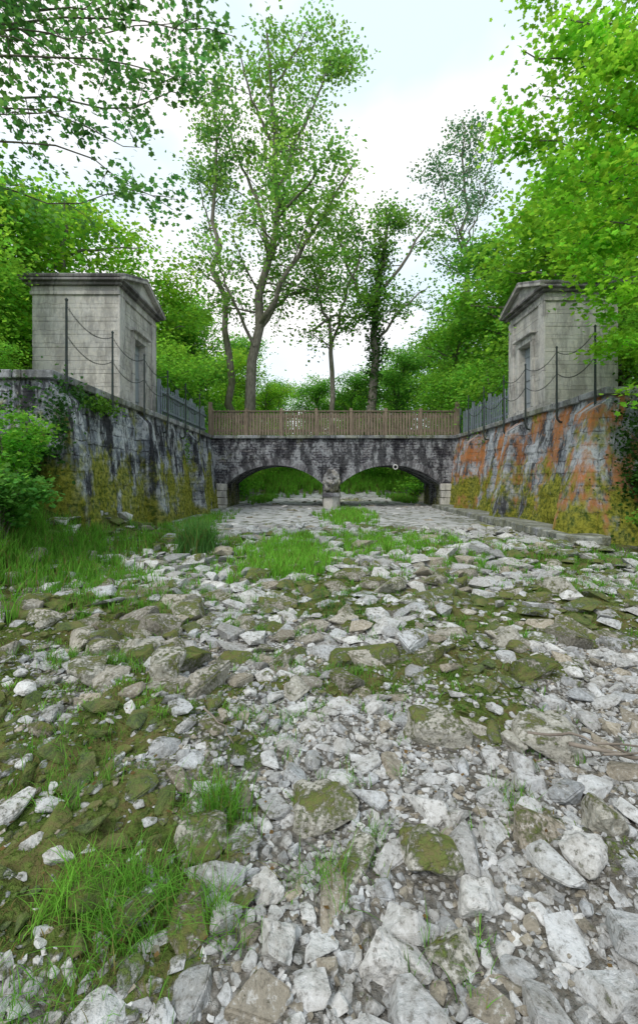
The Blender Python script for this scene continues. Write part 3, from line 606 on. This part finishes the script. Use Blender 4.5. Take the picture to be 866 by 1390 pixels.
for g,x,y,s in[(0,-14.5,17,.85),(2,-12.5,21,.95),(2,-11,24.5,.85),(0,-10.3,29,.85),(1,-17,24,1.0),(2,-11.3,11.5,.5),(1,-8.8,31,.65),
  (2,12.5,18,.95),(0,11.5,22,1.0),(1,12.,27,1.0),(0,9.8,31,.8),(2,16,24,1.1),(2,13.5,14,.9)]: place('broadleaf_tree',g,x,y,s)
for x,y,s in[(-8.3,18.5,.8),(-7.9,21.5,.9),(-8.3,24.5,1.),(-8.4,10.9,.35),(9.2,18.,.9),(8.8,22,.9),(9.6,25.,1.),(8.5,28,.9),(-6.8,28,.8),(11,12.6,.7),(7.6,33.,1.),(5.2,39.5,.8),(-3.,40.5,.75),(0.5,41,.8),(-11,10.4,.55),(-6.3,33,.9)]: place('shrub',3,x,y,s)
WO=empty('woodland')
for x,y,s in[(-14,40,1.),(-8.5,41,.85),(-4.9,41.5,.68),(-.3,44,.62),(3,43,.66),(7.5,42,.85),(12,38,1.0),(17,34,1.05),(-20,34,1.05),(5.,52,.8),(10,50,1.),(-11,52,1.),(-5,54,.75),(0,58,.85),(15,48,1.2),(-18,50,1.1),(21,30,1.1),(-24,28,1.0)]: place('w',int(rng.integers(0,3)),x,y,s,WO)
for x in np.arange(-60,75,8): place('w',int(rng.integers(0,3)),x+rng.normal(0,2),72+rng.normal(0,4),1.0,WO)
wy=W
b=np.array([11.2,8.6,1.2]);tr=[b,b+[0.1,0,3],b+[-.3,.2,6],b+[-.8,0,10],b+[-1.,0,13]]
limbs=[(tr,.3,.08)]
for (z,px,py,Y) in[(6,700,185,9.5),(8.5,712,70,9),(5,768,330,9.5),(4,805,400,9),(3.6,840,470,8.8),(7,745,240,8.5),(9.5,765,25,8.5),(6.5,800,150,8),(5,820,300,8),(8,840,80,7.5),(3,850,530,8.6),(7.6,735,130,10),(6,850,220,7.5),(10.5,740,-30,9.5),(5,785,250,10.5),(5.5,845,380,8.),(8.5,790,60,10.5)]:
    e=wy(px,py,Y);s0=np.array([10.6,8.6,1.2+z*.8]);limbs.append(([s0,(s0+e)/2+[0,0,.35],e],.05,.01))
tree('maple_tree',limbs,15,1.2,.27,30,.125,(.23,.48,.055),kind='m',t0=.3,upb=.0,twigs=4,droop=1.,cflat=.35)
limbs=[([(-8.5,4.5,.5),(-8.2,4.6,3.5),(-8,5,6.5),(-7.6,5,10)],.28,.1)]
for (z,px,py,Y) in[(5,235,285,6.2),(5.5,190,200,6.),(6,320,50,6.2),(6,250,110,5.8),(4.5,90,150,5.5),(6.5,290,-10,6),(5.5,140,60,5.4),(6.5,200,10,5.6),(5,40,60,5.2),(5,300,120,6.5),(6.5,100,-10,6),(4.8,200,265,6.8),(6.2,250,30,6.4),(5.8,60,-20,5.6),(6,170,110,6.6)]:
    e=wy(px,py,Y);s0=np.array([-7.9,4.9,z]);m1=s0*.65+e*.35+[0,0,.6]+rng.normal(0,.2,3);m2=s0*.3+e*.7+[0,0,.45]+rng.normal(0,.2,3);limbs.append(([s0,m1,m2,e],.025,.004))
tree('overhanging_maple_tree',limbs,15,.75,.17,10,.085,(.10,.25,.085),kind='m',t0=.35,upb=-.1,twigs=4,droop=1.2,cflat=.5)
def shrub(name,cx,cy,hh,rr,col,n=40,ls=.09,kind='m',npc=26):
    z=float(H(cx,cy));limbs=[]
    for k in range(9):
        a=rng.uniform(0,6.28);r_=rr*rng.uniform(.3,1);limbs.append(([(cx,cy,z-.1),(cx+r_*.4*math.cos(a),cy+r_*.4*math.sin(a),z+hh*.6),(cx+r_*math.cos(a),cy+r_*math.sin(a),z+hh*rng.uniform(.7,1))],.015,.004))
    tree(name,limbs,n,.45,.12,npc,ls,col,kind=kind,t0=.25,upb=.1,twigs=3,droop=.8)
shrub('bank_shrub',-5.25,7.2,1.9,.8,(.17,.40,.06),24,.08,npc=17)
shrub('bank_shrub',-4.9,6.6,.9,.6,(.12,.3,.07),36)
shrub('bank_shrub',-5.9,8.1,1.3,.7,(.09,.24,.06))
shrub('bank_shrub',7.6,8.8,.9,.8,(.16,.36,.06))
shrub('bank_shrub',8.2,9.9,1.6,.8,(.09,.24,.06))
def ivy(name,pts,sz,col):
    A=[]
    for (c,sd,m) in pts: A.append(np.array(c)+rng.normal(size=(m,3))*np.array(sd))
    A=np.concatenate(A);v,f,c=leaves(A,sz,np.array(col)*rng.uniform(.5,1.4,(len(A),1)),'m',up=.1,droop=1.5);mk(name,v,f,M_leaf,col=c)
ivy('ivy',[((-5.15,8.5,2.6),(.1,.12,.4),450),((-5.7,8.5,2.9),(.5,.08,.35),350),((-5.3,9.3,3.3),(.06,.3,.12),200)],.08,(.05,.13,.04))
ivy('ivy',[((7.35,10.1,2.2),(.2,.1,.8),600),((7.9,10.1,1.4),(.5,.1,.7),700)],.085,(.05,.12,.03))
ivy('wall_plants',[((-5.33,10.4,3.3),(.06,.5,.1),500),((-5.3,17.5,2.6),(.05,.3,.3),250),((6.85,19.,2.9),(.05,.5,.3),200)],.08,(.14,.3,.05))
L=[]
for a,b,r in[((1.3,2.22,.12),(2.0,1.95,.1),.011),((1.15,2.35,.1),(1.75,2.1,.16),.008),((1.4,2.1,.14),(1.95,2.2,.12),.006),((-.7,2.6,.1),(-.45,2.25,.1),.006),((1.5,2.2,.13),(1.8,1.85,.1),.007)]: L.append(tube(path(a,b,12,.0,.4),np.linspace(r,r*.5,12),7))
v,f=merge(L);mk('driftwood_branch',v,f,M_drift,smooth=True)
n=160;yy=np.sqrt(rng.uniform(1,16,n));xx=rng.uniform(-.8,.85,n)*yy;C=np.c_[xx,yy,H(xx,yy)+.03]
v,f,c=leaves(C,.022,np.array([.2,.13,.06])*rng.uniform(.5,1.3,(n,1)),'r',up=2);mk('fallen_leaves',v,f,M_leaf,col=c)
# ---------------------------------------------------------------- light, world, camera
wd=bpy.data.worlds.new('World');scene.world=wd;wd.use_nodes=True;nt=wd.node_tree;nt.nodes.clear()
o=nt.nodes.new('ShaderNodeOutputWorld');bg=nt.nodes.new('ShaderNodeBackground');bg.inputs[1].default_value=.135
sky=nt.nodes.new('ShaderNodeTexSky');sky.sky_type='NISHITA';sky.sun_disc=False;EL,AZ_=48,215
sky.sun_elevation=math.radians(EL);sky.sun_rotation=math.radians(AZ_)
tc=nt.nodes.new('ShaderNodeTexCoord');mp=nt.nodes.new('ShaderNodeMapping');mp.inputs['Scale'].default_value=(1,1,1.6);mp.inputs['Location'].default_value=(.3,.1,.2)
def wn(sc):
    nz=nt.nodes.new('ShaderNodeTexNoise');nz.inputs['Scale'].default_value=sc;nz.inputs['Detail'].default_value=4;nt.links.new(mp.outputs[0],nz.inputs['Vector']);return nz.outputs[0]
def wr(f,a,b,c,d):
    mr=nt.nodes.new('ShaderNodeMapRange');nt.links.new(f,mr.inputs[0])
    for q,v in zip((1,2,3,4),(a,b,c,d)): mr.inputs[q].default_value=v
    return mr.outputs[0]
l=nt.links.new;l(tc.outputs['Generated'],mp.inputs[0])
cl=nt.nodes.new('ShaderNodeMix');cl.data_type='RGBA';cl.inputs[6].default_value=(7.0,8.2,9.0,1);cl.inputs[7].default_value=(9.5,9.2,9.2,1);l(wr(wn(2.2),.42,.58,0,1),cl.inputs[0])
mx=nt.nodes.new('ShaderNodeMix');mx.data_type='RGBA';mx.inputs[0].default_value=.9
l(cl.outputs[2],mx.inputs[7]);l(sky.outputs[0],mx.inputs[6]);l(mx.outputs[2],bg.inputs[0]);l(bg.outputs[0],o.inputs[0])
sl=bpy.data.lights.new('sun','SUN');sl.energy=1.7;sl.angle=math.radians(18);sl.color=(1,.95,.86);so=link(bpy.data.objects.new('sun',sl))
az=math.radians(AZ_);el=math.radians(EL);d=Vector((math.sin(az)*math.cos(el),math.cos(az)*math.cos(el),math.sin(el)))
so.rotation_euler=d.to_track_quat('Z','Y').to_euler()
cam=bpy.data.cameras.new('camera');co=link(bpy.data.objects.new('camera',cam));co.location=(0,0,1.5);co.rotation_euler=(math.radians(90),0,0)
cam.sensor_fit='VERTICAL';cam.sensor_height=36;cam.lens=36*578/1390;cam.shift_y=-45/1390;cam.clip_end=2000;cam.clip_start=.05
scene.camera=co
scene.view_settings.view_transform='Standard';scene.view_settings.look='None';scene.view_settings.exposure=0
